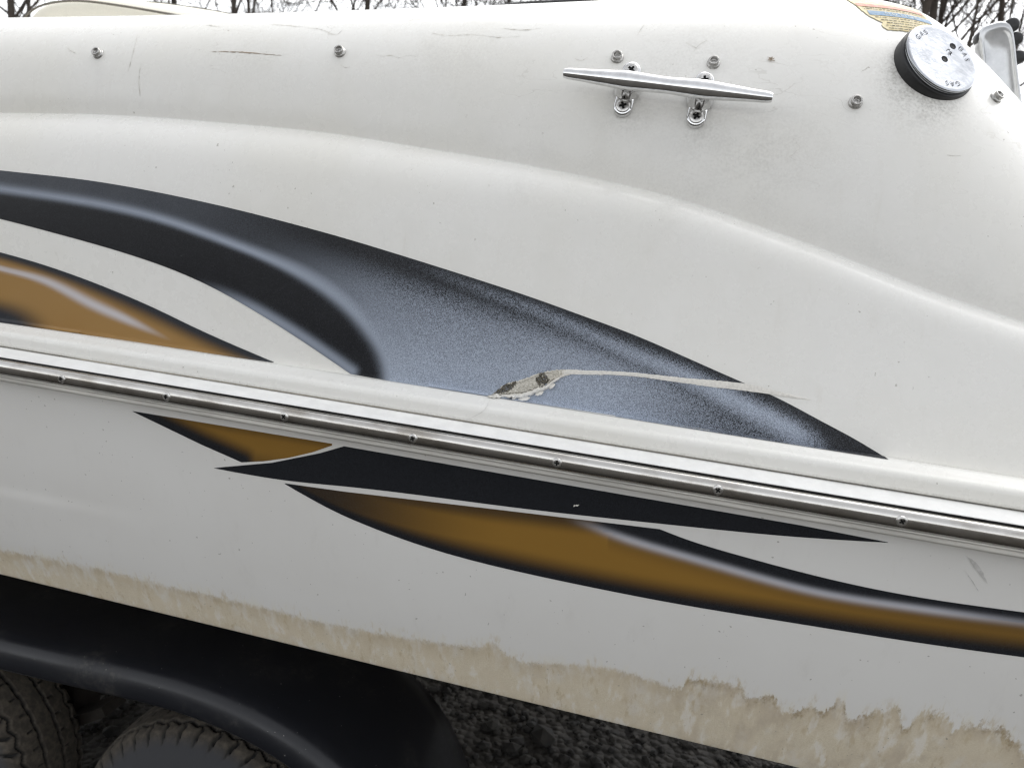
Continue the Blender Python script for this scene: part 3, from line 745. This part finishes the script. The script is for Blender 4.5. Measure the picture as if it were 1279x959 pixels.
def build_gouge():
    from mathutils import noise as mn
    nz = lambda x, y, f, s_=0: mn.noise(Vector((x*f+s_, y*f, s_*1.7)))
    up = Spl(*zip(*[(609, 496), (618, 490), (626, 483), (634, 478.5), (648, 475), (660, 471), (672, 466.5), (684, 463.5), (700, 461.5), (718, 461.5)]))
    lo = Spl(*zip(*[(609, 496.6), (618, 497.5), (626, 498.0), (634, 496.5), (648, 498.0), (660, 495), (672, 491), (684, 485.0), (694, 477), (704, 470.5), (718, 466.8)]))
    cols = np.arange(609, 718.1, .6); rows = 44; V = []; C = []; Lp = []
    for r in range(rows):
        f = r/(rows-1)
        for x in cols:
            a, b = float(up(x)), float(lo(x)); a += nz(x, 0, .35)*1.3*(1 if x < 700 else .4); b += nz(x, 9, .30)*1.6*(1 if x < 700 else .4); b = max(b, a+.3)
            y = a+(b-a)*f; q = hit(x, y)
            w = nz(x, y, .22)*.55+nz(x, y, .6, 3)*.35
            d1 = math.hypot((x-632)/14, (y-484.5-(632-x)*.42)/5.0)+w; d2 = math.hypot((x-677.5)/7.5, (y-474.5)/8.0)+w
            pit = float(smooth(1.12, .78, min(d1, d2)))
            amp = 1 if 614 < x < 696 else max(0, 1-min(abs(x-614), abs(x-696))/14)
            lipw = f-(.80+.07*nz(x, 3, .2)); lip = float(smooth(-.10, .05, lipw))*amp
            ridge = abs(nz(x+y*.4, y*.35, .42, 5))*.0022+abs(nz(x, y, 1.1, 2))*.0010
            h = .0007+ridge*amp*(.35+.65*math.sin(f*math.pi))+lip*(.0020+.0012*nz(x, 1, .3))*(1-float(smooth(.93, 1.0, f)))
            h += .0010*amp*math.exp(-((f-.06)/.06)**2)
            h = h*(1-pit)+(.0004+abs(nz(x, y, .9, 8))*.0012)*pit
            crev = float(smooth(.05, .0, abs(f-.70-.06*nz(x, 7, .3))))*amp*(620 < x < 692)
            V.append(q[0]+q[1]*(h-crev*.0004)); C.append(max(pit, crev*.8*(nz(x, 2, .5) > -.15))); Lp.append(lip)
    o = mesh_obj('gouge', V, [f[::-1] for f in grid_faces(rows, len(cols))], None, boat, smooth_=False, label='broken gouge baring grey fibreglass at the edge of the stripe')
    t = NT('broken_laminate'); n = t.noise(650, 5, .75); k = t.attr('dark'); l = t.attr('lip')
    pale = t.mix(t.ramp(n, .35, .65), (0.50, 0.47, 0.40), (0.80, 0.77, 0.70)); pale = t.mix(l, pale, (0.84, 0.82, 0.77))
    dk = t.mix(t.ramp(n, .35, .65), (0.035, 0.031, 0.024), (0.20, 0.18, 0.135))
    t.bump(n, .9, .001); o.data.materials.append(t.set(Base_Color=t.mix(k, pale, dk), Roughness=.85))
    set_attr(o, 'dark', C, 'FLOAT'); set_attr(o, 'lip', Lp, 'FLOAT')
    for x, y, l, a in ((640, 497, 13, -.22), (655, 498, 17, -.20), (674, 491, 12, -.34), (690, 482, 10, -.65)):
        V = []
        for i in range(9):
            for s in (-1, 1):
                f = i/8; wq = (2.4+RNG.normal(0, .4))*math.sin(f*math.pi)**.7*s
                q = hit(x+(f-.5)*l*math.cos(a)-wq*math.sin(a), y+(f-.5)*l*math.sin(a)+wq*math.cos(a))
                V.append(q[0]+q[1]*(.0016+(.0018 if s > 0 else 0)*math.sin(f*math.pi)))
        mesh_obj('lifted_flake', V, [(2*i, 2*i+1, 2*i+3, 2*i+2) for i in range(8)], M_SCRATCH, o)
build_gouge()
M_HAIR = mat_simple('grimy_crack', (0.60, 0.575, 0.52), .8, 0, .3, 300)
M_SCUFF = mat_simple('brown_scuff', (0.34, 0.27, 0.205), .8, 0, .4, 200)
M_RUB = mat_simple('grey_rub_mark', (0.64, 0.63, 0.605), .7, 0, .2, 200)
ribbon('scuff_mark', [(262, 65.5), (280, 65), (305, 66), (330, 68), (352, 70)], [.2, .7, 1.3, 1.1, .2], M_SCUFF, .0004, jit=.25, label='thin brown scuff above the pressed shoulder')
for pts in ([(340, 31), (365, 33), (392, 36), (408, 40), (420, 44), (428, 38)], [(470, 69), (480, 71), (489, 69.5), (497, 73), (508, 70), (520, 71.5)], [(84, 60), (92, 66), (99, 68)], [(160, 90), (166, 68), (172, 44)], [(175, 121), (174, 95), (177, 78)],
            [(540, 42), (560, 45), (590, 44), (618, 47), (650, 46)], [(628, 36), (650, 38), (676, 36)], [(796, 45), (800, 38), (804, 32)], [(715, 72), (727, 76), (734, 72)], [(257, 32), (275, 34)], [(425, 82), (433, 85), (437, 84)],
            [(866, 66), (873, 57), (884, 51)], [(857, 54), (872, 62)], [(1182, 194), (1190, 195), (1200, 195)], [(1075, 91), (1085, 84), (1080, 88)]):
    ribbon('hairline_crack', pts, [.1, .34, .3, .08], M_HAIR, .0004, jit=.2, rows=3)
for pts, wd in (([(1207, 694), (1216, 703), (1225, 715), (1233, 728)], [.5, 6, 5, .5]), ([(1205, 712), (1212, 722), (1222, 738)], [.2, 1.2, .2])):
    ribbon('rub_mark', pts, wd, M_RUB, .0005, jit=.3)
for pts in ([(583, 524), (596, 518), (606, 511), (612, 499)], [(481, 523), (492, 519), (511, 519.5)]):
    try: ribbon('hairline_crack', pts, [.2, .8, .4], M_RUB, .0005)
    except TypeError: pass
for x, y, k in ((963, 75, 5), (720, 630, 4)):
    for j in range(3 if x > 900 else 1):
        a = j*1.0+.3; l = k*(.9+.2*j)
        ribbon('grime_speck' if x > 900 else 'paint_chip', [(x-l*math.cos(a), y+l*.6*math.sin(a)), (x, y+RNG.normal(0, .6)), (x+l*math.cos(a), y-l*.6*math.sin(a))], [.4, 2.0, .4], M_SCUFF if x > 900 else M_SCRATCH, .0011, n=8, jit=.5)

# ---- notice label by the filler
def build_label():
    p, n = hit_smooth(1122, 27, 8)
    def tang(a, b):
        pa, pb = hit(*a)[0], hit(*b)[0]; return pb-pa
    e1 = tang((1090, 17), (1150, 26)); e1 -= n*(e1@n); e1 /= np.linalg.norm(e1); e2 = np.cross(n, e1)
    if e2@UP < 0: e2 = -e2
    def wrap(u, v, off):
        s = Vector(p+e1*u+e2*v+n*.06); l, nn, i, d = BVH.ray_cast(s, Vector(-n))
        nn = np.array(nn); nn = nn if nn@n > 0 else -nn
        return np.array(l)+nn*off
    def uv(px, py):
        d = np.array(hit(px, py)[0])-p; return d@e1, d@e2
    corner = [uv(*q) for q in ((1064, 2), (1101, 29), (1104, 38), (1131, 40), (1163, 32))]
    print('LABEL uv', np.round(corner, 4), 'n', n)
    u0 = corner[2][0]; v0 = min(corner[2][1], corner[3][1]); u1 = corner[4][0]+.002
    v1 = v0+.062
    nu, nv = 40, 36
    # torn left edge: u as function of v
    left = lin([(v0, u0+.004), (v0+.003, u0+.0005), (v0+.008, u0-.0005), (v0+.011, u0+.002), (v0+.013, u0-.001), (v0+.02, u0-.008), (v0+.03, u0-.012), (v1, u0-.018)])
    def sheet(name, ua, ub, va, vb, mat, off, parent, nu=12, nv=4, torn=False):
        V = []
        for j in range(nv):
            v = va+(vb-va)*j/(nv-1)
            a = float(left(v))+RNG.normal(0, .0003) if torn else ua
            for i in range(nu):
                u = a+(ub-a)*i/(nu-1); vv = v+(RNG.normal(0, .0004) if torn and j == 0 else 0)
                V.append(wrap(u, vv, off))
        return mesh_obj(name, V, grid_faces(nv, nu), mat, parent)
    lab = sheet('notice_label', u0, u1, v0, v1, M_CREAM, .0007, boat, nu, nv, True); lab['label'] = 'torn cream notice sticker with blue band beside the fuel filler'
    vb = v0+.0225
    la = lambda v: float(left(v))+.0008
    sheet('blue_band', la(vb)+.001, u1-.0012, vb, vb+.0085, M_BLUE, .0010, lab, 20, 5)
    sheet('red_band', la(vb+.019), u1-.004, vb+.017, vb+.024, M_RED, .0010, lab, 20, 5)
    V, F = text_mesh('NOTICE', .0068); cu = (la(vb)+u1)/2
    mesh_obj('lettering', [wrap(cu+x, vb+.0042+y, .0013) for x, y, z in V], F, M_PALE, lab, smooth_=False)
    # lines of small print: too fine to read in the picture, set as broken dashes
    M_ = M_INK
    for vv in [vb-.0035-.0042*i for i in range(5)]+[vb+.0115, vb+.0145]:
        u = la(vv)+.003; VF = []
        while u < u1-.006:
            w = RNG.uniform(.0008, .0042); w = min(w, u1-.004-u)
            Vq = [wrap(u, vv-.0005, .0012), wrap(u+w, vv-.0005, .0012), wrap(u+w, vv+.0005, .0012), wrap(u, vv+.0005, .0012)]
            VF.append((Vq, [(0, 1, 2, 3)])); u += w+RNG.uniform(.0004, .0011)
        if VF: mesh_obj('small_print', *merge(*VF), M_, lab, smooth_=False, kind='stuff')
M_CREAM = mat_simple('faded_cream_sticker', (0.62, 0.52, 0.27), .55, 0, .18, 150)
M_BLUE = mat_simple('faded_blue_print', (0.06, 0.17, 0.30), .55, 0, .2, 250)
M_RED = mat_simple('faded_red_print', (0.52, 0.17, 0.10), .55, 0, .3, 250)
M_PALE = mat_simple('faded_pale_print', (0.50, 0.55, 0.50), .6, 0, .2, 250)
build_label()

# ---- seat behind the coaming
def build_seat():
    Y0 = .62
    outl = [(20, 34), (30, 21), (45, 8), (62, 2.0), (85, -1.0), (110, -.5), (135, 2.5), (180, 9.5), (226, 17.5), (262, 23), (300, 30)]
    c = dense(outl, 70); P = aty(c[:, 0], c[:, 1], Y0)
    ctr = np.array([P[:, 0].mean(), Y0, P[:, 2].min()-.5])
    # closed cushion: front panel, rounded edge and top running back with a second seam
    prof = [(.0, .0, -.022), (.0, .006, -.012), (.0, .012, -.003), (.0, .02, .004), (.04, .05, .012), (.10, .12, .022), (.16, .20, .020), (.20, .24, .0), (.21, .25, -.05)]
    rows = []
    back = lambda i: 1.0
    nrm = np.gradient(P, axis=0); nrm = np.stack([-nrm[:, 2], 0*nrm[:, 0], nrm[:, 0]], 1); nrm /= np.linalg.norm(nrm, axis=1)[:, None]
    if nrm[len(nrm)//2, 2] < 0: nrm = -nrm
    sk = smooth(-.95, -.55, P[:, 0])
    for sx, dy, dn in prof:
        q = P+nrm*dn; q[:, 1] += dy; q[:, 0] += sx*.5; q[:, 2] += dy*.05; rows.append(q)
    bottom_front = P.copy(); bottom_front[:, 2] = P[:, 2].min()-.35; bottom_front[:, 1] = Y0-.004
    mid = P.copy(); mid[:, 2] = P[:, 2]*.4+(P[:, 2].min()-.35)*.6; mid[:, 1] = Y0-.014
    mid2 = P+nrm*-.05; mid2[:, 1] = Y0-.006
    bb = rows[-1].copy(); bb[:, 2] = P[:, 2].min()-.35
    R_ = [bottom_front, mid, mid2]+rows+[bb]
    V = np.concatenate(R_); seat = mesh_obj('seat_cushion', V, grid_faces(len(R_), len(P)), M_SEAT, boat, label='cream vinyl seat back with dark piping behind the coaming')
    q = P+nrm*-.004; q[:, 1] -= .002
    mesh_obj('piping', *tube(list(q), .0021, 6), M_PIPE, seat)
    q = rows[5].copy(); q[:, 1] -= .0; q[:, 2] += .001
    mesh_obj('seam', *tube(list(q[20:]), .0009, 5), M_PIPE, seat)
build_seat()
# folded black canopy tube far side of cockpit
def build_bar():
    pts = dense([(560, 16), (632, 7.5), (660, 4.5), (690, 3.0), (715, 1.5), (765, -3.5), (900, -16)], 30)
    P = aty(pts[:, 0], pts[:, 1], 1.15); P[:, 2] -= .006
    mesh_obj('canopy_roll', *tube(list(P), .011, 10), M_BLACK, boat, label='long black rolled canopy lying beyond the cockpit edge')
build_bar()
# polished bracket aft
def build_bracket():
    D = .47
    def at(px, py, y=D): return aty(px, py, y)
    out = [(1226, 150), (1226, 110), (1225, 60), (1224, 42), (1229, 33), (1240, 28.5), (1253, 25.5), (1262, 29), (1267, 41), (1271, 75), (1276, 115), (1280, 150)]
    c = dense(out, 48); F0 = at(c[:, 0], c[:, 1])
    ctr = F0.mean(0)
    def inset(k, y):
        q = ctr+(F0-ctr)*k; q[:, 1] = y; return q
    rings = [inset(.93, D+.030), inset(1.0, D+.022), inset(1.0, D+.006), inset(.985, D+.002), inset(.95, D), inset(.84, D-.001), inset(.78, D+.001), inset(.70, D+.0025), inset(.3, D+.003)]
    V = np.concatenate(rings); n = len(F0)
    F = grid_faces(len(rings), n, wrap_c=True); F.append(tuple((len(rings)-1)*n+k for k in range(n))); F.append(tuple(range(n))[::-1])
    br = mesh_obj('bracket', V, F, M_BRK, boat, label='polished metal bracket with rounded top standing behind the stern corner')
    for q, r in (((1227, 48), .0085), ((1262, 33), .0085), ((1267, 50), .008), ((1270, 73), .008)):
        o = at(q[0], q[1], D+.012); ex = np.array([1., 0, 0]); ez = np.array([0, -1., 0]); ey = np.cross(ez, ex)
        mesh_obj('knob', *lathe([(r*.8, -.012), (r, -.008), (r, .006), (r*.8, .009), (r*.3, .0095)], 20, o, ex, ey, ez), M_BLACK, br)
    mesh_obj('post', *tube([at(1255, 160, D+.02), at(1260, 330, D+.02)], .012, 12), M_BRK, br)
M_BRK = mat_simple('scuffed_polished_metal', (0.56, 0.57, 0.585), .18, .5, .15, 40)
build_bracket()

# ================================================================== TRAILER
trailer = empty('boat_trailer', (-.5, .5, GZ), label='black boat trailer with a long wheel fender and two worn tyres', category='trailer')
M_FEND = None
def build_trailer():
    t = NT('dusty_black_fender')
    n = t.noise(8, 6, .7); n2 = t.noise(120, 4, .7); sp = t.ramp(t.noise(330, 1), .78, .81)
    c = t.mix(t.math('MULTIPLY', t.ramp(n, .48, .74), t.ramp(n2, .40, .72)), (0.009, 0.010, 0.0135), (0.060, 0.056, 0.050))
    c = t.mix(t.math('MULTIPLY', sp, .7), c, (0.35, 0.34, 0.32))
    t.bump(n2, .08, .001)
    mf = t.set(Base_Color=c, Roughness=t.ramp(n, .35, .7, .30, .48), Specular_IOR_Level=.45)
    # path of the outer rolled edge, from the picture at the fender's own plane
    YE = .125
    e = dense([(-350, 745), (-150, 775), (0, 808), (110, 833), (215, 858), (290, 886), (350, 918), (405, 958), (450, 1003), (490, 1065), (515, 1130)], 60)
    P = aty(e[:, 0], e[:, 1], YE)
    left = np.stack([np.linspace(-2.6, P[0, 0]-.05, 8), np.full(8, YE), np.full(8, P[0, 2])], 1)
    P = np.concatenate([left, P])
    nr = np.gradient(P, axis=0); nr = np.stack([-nr[:, 2], 0*nr[:, 0], nr[:, 0]], 1); nr /= np.linalg.norm(nr, axis=1)[:, None]
    # cross-section: (y offset, normal offset)
    sec = [(.020, -.034), (.006, -.036), (.000, -.034), (-.002, -.030), (-.0015, -.018), (.0005, -.007), (.006, .0015), (.015, .0065), (.03, .009), (.12, .010), (.20, .009), (.235, .006), (.24, .0), (.236, -.002), (.05, .004), (.016, -.004), (.012, -.018)]
    rows = []
    for dy, dn in sec:
        q = P+nr*dn; q[:, 1] += dy; rows.append(q)
    F = grid_faces(len(sec), len(P), wrap_r=True)
    mesh_obj('fender', np.concatenate(rows), F, mf, trailer, label='long black wheel fender with rolled edge')
    # tyres
    mt = NT('dusty_tyre_rubber'); n = mt.noise(90, 6, .7); w = mt.attr('tread_tone')
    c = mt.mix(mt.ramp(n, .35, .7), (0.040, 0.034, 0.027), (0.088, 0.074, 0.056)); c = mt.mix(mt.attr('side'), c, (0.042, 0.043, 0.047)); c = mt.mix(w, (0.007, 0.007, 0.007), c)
    mt.bump(n, .15, .0008); mtyre = mt.set(Base_Color=c, Roughness=.85)
    Rt, Wd = .216, .150
    NT_, ws = 900, np.concatenate([np.linspace(-1.5, -1.02, 10), np.linspace(-1, 1, 66), np.linspace(1.02, 1.5, 10)])
    th = np.linspace(0, 2*math.pi, NT_, endpoint=False)
    Tg, Wg = np.meshgrid(th, ws)
    nb = 46
    zig = (np.abs(((Tg*nb/(2*math.pi)) % 1)-.5)*2-.5)
    half = Wd/2*.84
    y = np.where(np.abs(Wg) <= 1, Wg*half, np.sign(Wg)*(half+(.014)*np.sin(np.clip((np.abs(Wg)-1)/.5, 0, 1)*math.pi*.62)))
    rad = np.where(np.abs(Wg) <= 1, Rt-.006*Wg**2-.004*np.abs(Wg)**8, Rt-.0115-(np.abs(Wg)-1)*.15)
    g = np.zeros_like(Tg)
    for c0, ph in ((-.78, 0), (-.26, .5), (.26, 0), (.78, .5)):
        off = Wg-(c0+(.05 if abs(c0) > .5 else .018)*(np.abs((((Tg*nb/(2*math.pi))+ph) % 1)-.5)*4-1))
        g = np.maximum(g, smooth(.042, .032, np.abs(off)))
    ph = (Tg*nb/(2*math.pi)+.12*np.sign(Wg)+.25*np.sin(Wg*9)) % 1
    sipe = smooth(.10, .06, np.abs(ph-.5))*(((np.abs(Wg) > .82) & (np.abs(Wg) < 1.02)) | (np.abs(Wg) < .12) & False)
    ph2 = (Tg*nb/(2*math.pi)+.30) % 1
    sipe2 = smooth(.07, .04, np.abs(ph2-.5))*((np.abs(Wg) > .33) & (np.abs(Wg) < .48))
    lug = smooth(.16, .09, np.abs(ph-.5))*smooth(.86, .98, np.abs(Wg))*smooth(1.14, 1.04, np.abs(Wg))
    rad = rad-.0075*np.maximum.reduce([g, sipe*.8, sipe2*.5])-.006*lug
    wav = smooth(.09, .05, np.abs(ph-.5))*((np.abs(Wg) > 1.02) & (np.abs(Wg) < 1.1))
    y = y-np.sign(Wg)*.0015*wav
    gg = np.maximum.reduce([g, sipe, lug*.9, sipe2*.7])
    tread_tone = np.where(np.abs(Wg) < 1.06, 1-gg, 1-.8*wav); side = smooth(1.0, 1.12, np.abs(Wg))  # grooves and notches coloured near-black against the dusty tread tops
    hub = [(.075, .185), (.055, .178), (.03, .172), (.03, .06)]
    def wheel(loc):
        w_ = empty('wheel', (0, 0, 0)); w_.parent = trailer; w_.matrix_parent_inverse = Matrix.Translation(-trailer.location); w_.location = loc
        return w_
    V = np.stack([rad*np.sin(Tg), y, rad*np.cos(Tg)], -1).reshape(-1, 3)
    Ft = grid_faces(len(ws), NT_, wrap_c=True)
    tm = bpy.data.meshes.new('tyre'); tm.from_pydata([tuple(v) for v in V], [], Ft); tm.update(); tm.materials.append(mtyre); tm.polygons.foreach_set('use_smooth', [True]*len(tm.polygons))
    a = tm.attributes.new('tread_tone', 'FLOAT', 'POINT'); a.data.foreach_set('value', tread_tone.astype(np.float32).ravel())
    a = tm.attributes.new('side', 'FLOAT', 'POINT'); a.data.foreach_set('value', side.astype(np.float32).ravel())
    mr = mat_simple('grey_wheel_steel', (0.30, 0.30, 0.30), .45, .6, .3, 30)
    prof = [(.135, -.066), (.122, -.068), (.112, -.060), (.106, -.04), (.07, -.03), (.04, -.045), (.01, -.046)]
    V2 = []; F2 = []; N = 48
    for r, h in prof:
        for k in range(N): V2.append((r*math.sin(2*math.pi*k/N), h, r*math.cos(2*math.pi*k/N)))
    F2 = grid_faces(len(prof), N, wrap_c=True)
    rmesh = bpy.data.meshes.new('rim'); rmesh.from_pydata(V2, [], F2); rmesh.materials.append(mr)
    for loc, lb in (((X_W1, 2*YC-Y_W, GZ+Rt-.004), None), ((X_W2, 2*YC-Y_W, GZ+Rt-.004), None), ((X_W1, Y_W, GZ+Rt-.004), 'worn tyre under the curved end of the fender'), ((X_W2, Y_W, GZ+Rt-.004), 'tyre seen edge-on under the straight part of the fender')):
        w_ = wheel(loc)
        if lb: w_['label'] = lb
        for nm, me in (('tyre', tm), ('rim', rmesh)):
            o = bpy.data.objects.new(nm, me); link(o, w_)
    # chassis beam, crossmember, spring hanger between the wheels
    ex, ey, ez = np.eye(3)
    mc = mat_simple('rusty_black_frame', (0.045, 0.038, 0.032), .7, .2, .5, 30, .3)
    mesh_obj('chassis_beam', *box(np.array([-.3, .75, .52]), ex, ey, ez, 4.4, .06, .10), mc, trailer, smooth_=False)
    mesh_obj('crossmember', *box(np.array([(X_W1+X_W2)/2, 1.05, .42]), ex, ey, ez, .08, 1.0, .08), mc, trailer, smooth_=False)
    for X in (X_W1, X_W2):
        mesh_obj('axle', *tube([(X, .24, GZ+Rt), (X, 1.6, GZ+Rt)], .03, 14), mc, trailer)
    h = aty(102, 893, .36); d1 = np.array([.75, 0, .45]); d1 /= np.linalg.norm(d1); d2 = np.array([-d1[2], 0, d1[0]])
    mesh_obj('spring_hanger', *merge(box(h, d1, ey, d2, .16, .05, .018), box(h-np.array([.05, -.03, -.02]), ex, ey, ez, .07, .06, .09)), mc, trailer, smooth_=False)
X_W1, X_W2, Y_W = -.592, -1.12, .256
build_trailer()

# ================================================================== TREES
mbark = mat_simple('grey_brown_bark', (0.085, 0.070, 0.058), .9, 0, .4, 6, .5, .02)
def tree_mesh(seed, hgt=12.0, first=.22, spread=1.0):
    g = np.random.default_rng(seed)
    trunk = []; crown = []
    def branch(p, d, length, r, lvl, store):
        nseg = (7, 5, 4, 3, 3, 2)[lvl]; sides = (8, 6, 5, 4, 3, 3)[lvl]
        pts = [p]; rads = [r]; dirs = []; dd = d.copy()
        for i in range(nseg):
            dd = dd+g.normal(0, (.05, .14, .18, .2, .22, .22)[lvl], 3)+np.array([0, 0, (.02, .06, .05, .04, .03, .02)[lvl]]); dd /= np.linalg.norm(dd)
            p = p+dd*length/nseg; pts.append(p); rads.append(max(r*(1-.62*(i+1)/nseg), .004)); dirs.append(dd.copy())
        store.append(tube(pts, rads, sides, caps=False))
        if lvl == 5: return
        nch = (11, 6, 5, 4, 3)[lvl]
        for c in range(nch):
            f = g.uniform(first, 1.0) if lvl == 0 else g.uniform(.25, 1.0)
            i = min(int(f*nseg), nseg-1); base = pts[i]+(pts[i+1]-pts[i])*(f*nseg-i)
            ax = g.normal(0, 1, 3); ax -= dirs[i]*(ax@dirs[i]); ax /= np.linalg.norm(ax)
            an = g.uniform(.45, .95)*spread; nd = dirs[i]*math.cos(an)+ax*math.sin(an)
            rr = (rads[i]*(.55 if lvl else .5))*g.uniform(.6, 1.0)
            branch(base, nd, length*g.uniform(.38, .62)*(1.05-.35*f if lvl == 0 else 1), max(rr, .006), lvl+1, crown)
    branch(np.zeros(3), np.array([g.normal(0, .05), g.normal(0, .05), 1.0]), hgt, hgt*.0095, 0, trunk)
    out = []
    for nm, st in (('trunk', trunk), ('crown', crown)):
        V, F = merge(*st); me = bpy.data.meshes.new(nm); me.from_pydata([tuple(v) for v in V], [], F); me.update(); me.materials.append(mbark); out.append(me)
    return out
TV = [tree_mesh(s, h, f) for s, h, f in ((3, 11, .2), (11, 13, .18), (29, 10, .15))]
# picture column, distance, kind, turn, size
SPOTS = [(12, 23.2, 0, .3, 1.0, 'bare tree seen left of the cream seat back'), (24, 37.2, 1, 1.2, 1.0, 'thinner bare tree beyond the one left of the seat'),
         (225, 26.4, 1, 2.2, .95, 'bare tree rising just behind the right slope of the seat'), (285, 21.7, 2, 4.0, 1.0, 'bare tree first clear of the seat to its right'), (352, 34.1, 0, 5.1, 1.05, 'thin bare tree second to the right of the seat'),
         (478, 20.2, 1, 3.0, .8, 'dark-trunked bare tree above the second snap stud'), (533, 23.2, 0, 1.0, 1.0, 'bare tree left of the black canopy roll'), (615, 19.4, 2, 2.0, .9, 'bare tree rising at the end of the black canopy roll'),
         (660, 32.6, 1, .4, 1.0, 'far bare tree over the black canopy roll'),
         (1110, 21.7, 0, 2.6, 1.0, 'bare tree over the notice sticker'), (1152, 17.8, 2, .9, 1.1, 'dark bare tree above the fuel filler'), (1195, 24.8, 1, 1.7, 1.0, 'tangled bare tree between the fuel filler and the bracket'), (1235, 19.4, 0, 4.4, 1.1, 'bare tree directly behind the polished bracket'),
         (1275, 21.7, 2, 5.5, 1.1, 'bare tree at the right of the polished bracket'), (1215, 32.6, 2, 3.3, 1.15, 'pale far tree behind the tangle near the bracket')]
for px, dist, k, rz, sc_, lb in SPOTS:
    d = raydir(px, 10); d = d/np.hypot(d[0], d[1]); q = CAM+d*dist
    tr = empty('bare_tree', (q[0], q[1], GZ-.05), label=lb, category='tree', group='bare trees behind the boat')
    tr.rotation_euler = (0, 0, rz); tr.scale = (sc_,)*3
    for me, nm in zip(TV[k], ('trunk', 'crown')):
        link(bpy.data.objects.new(nm, me), tr)
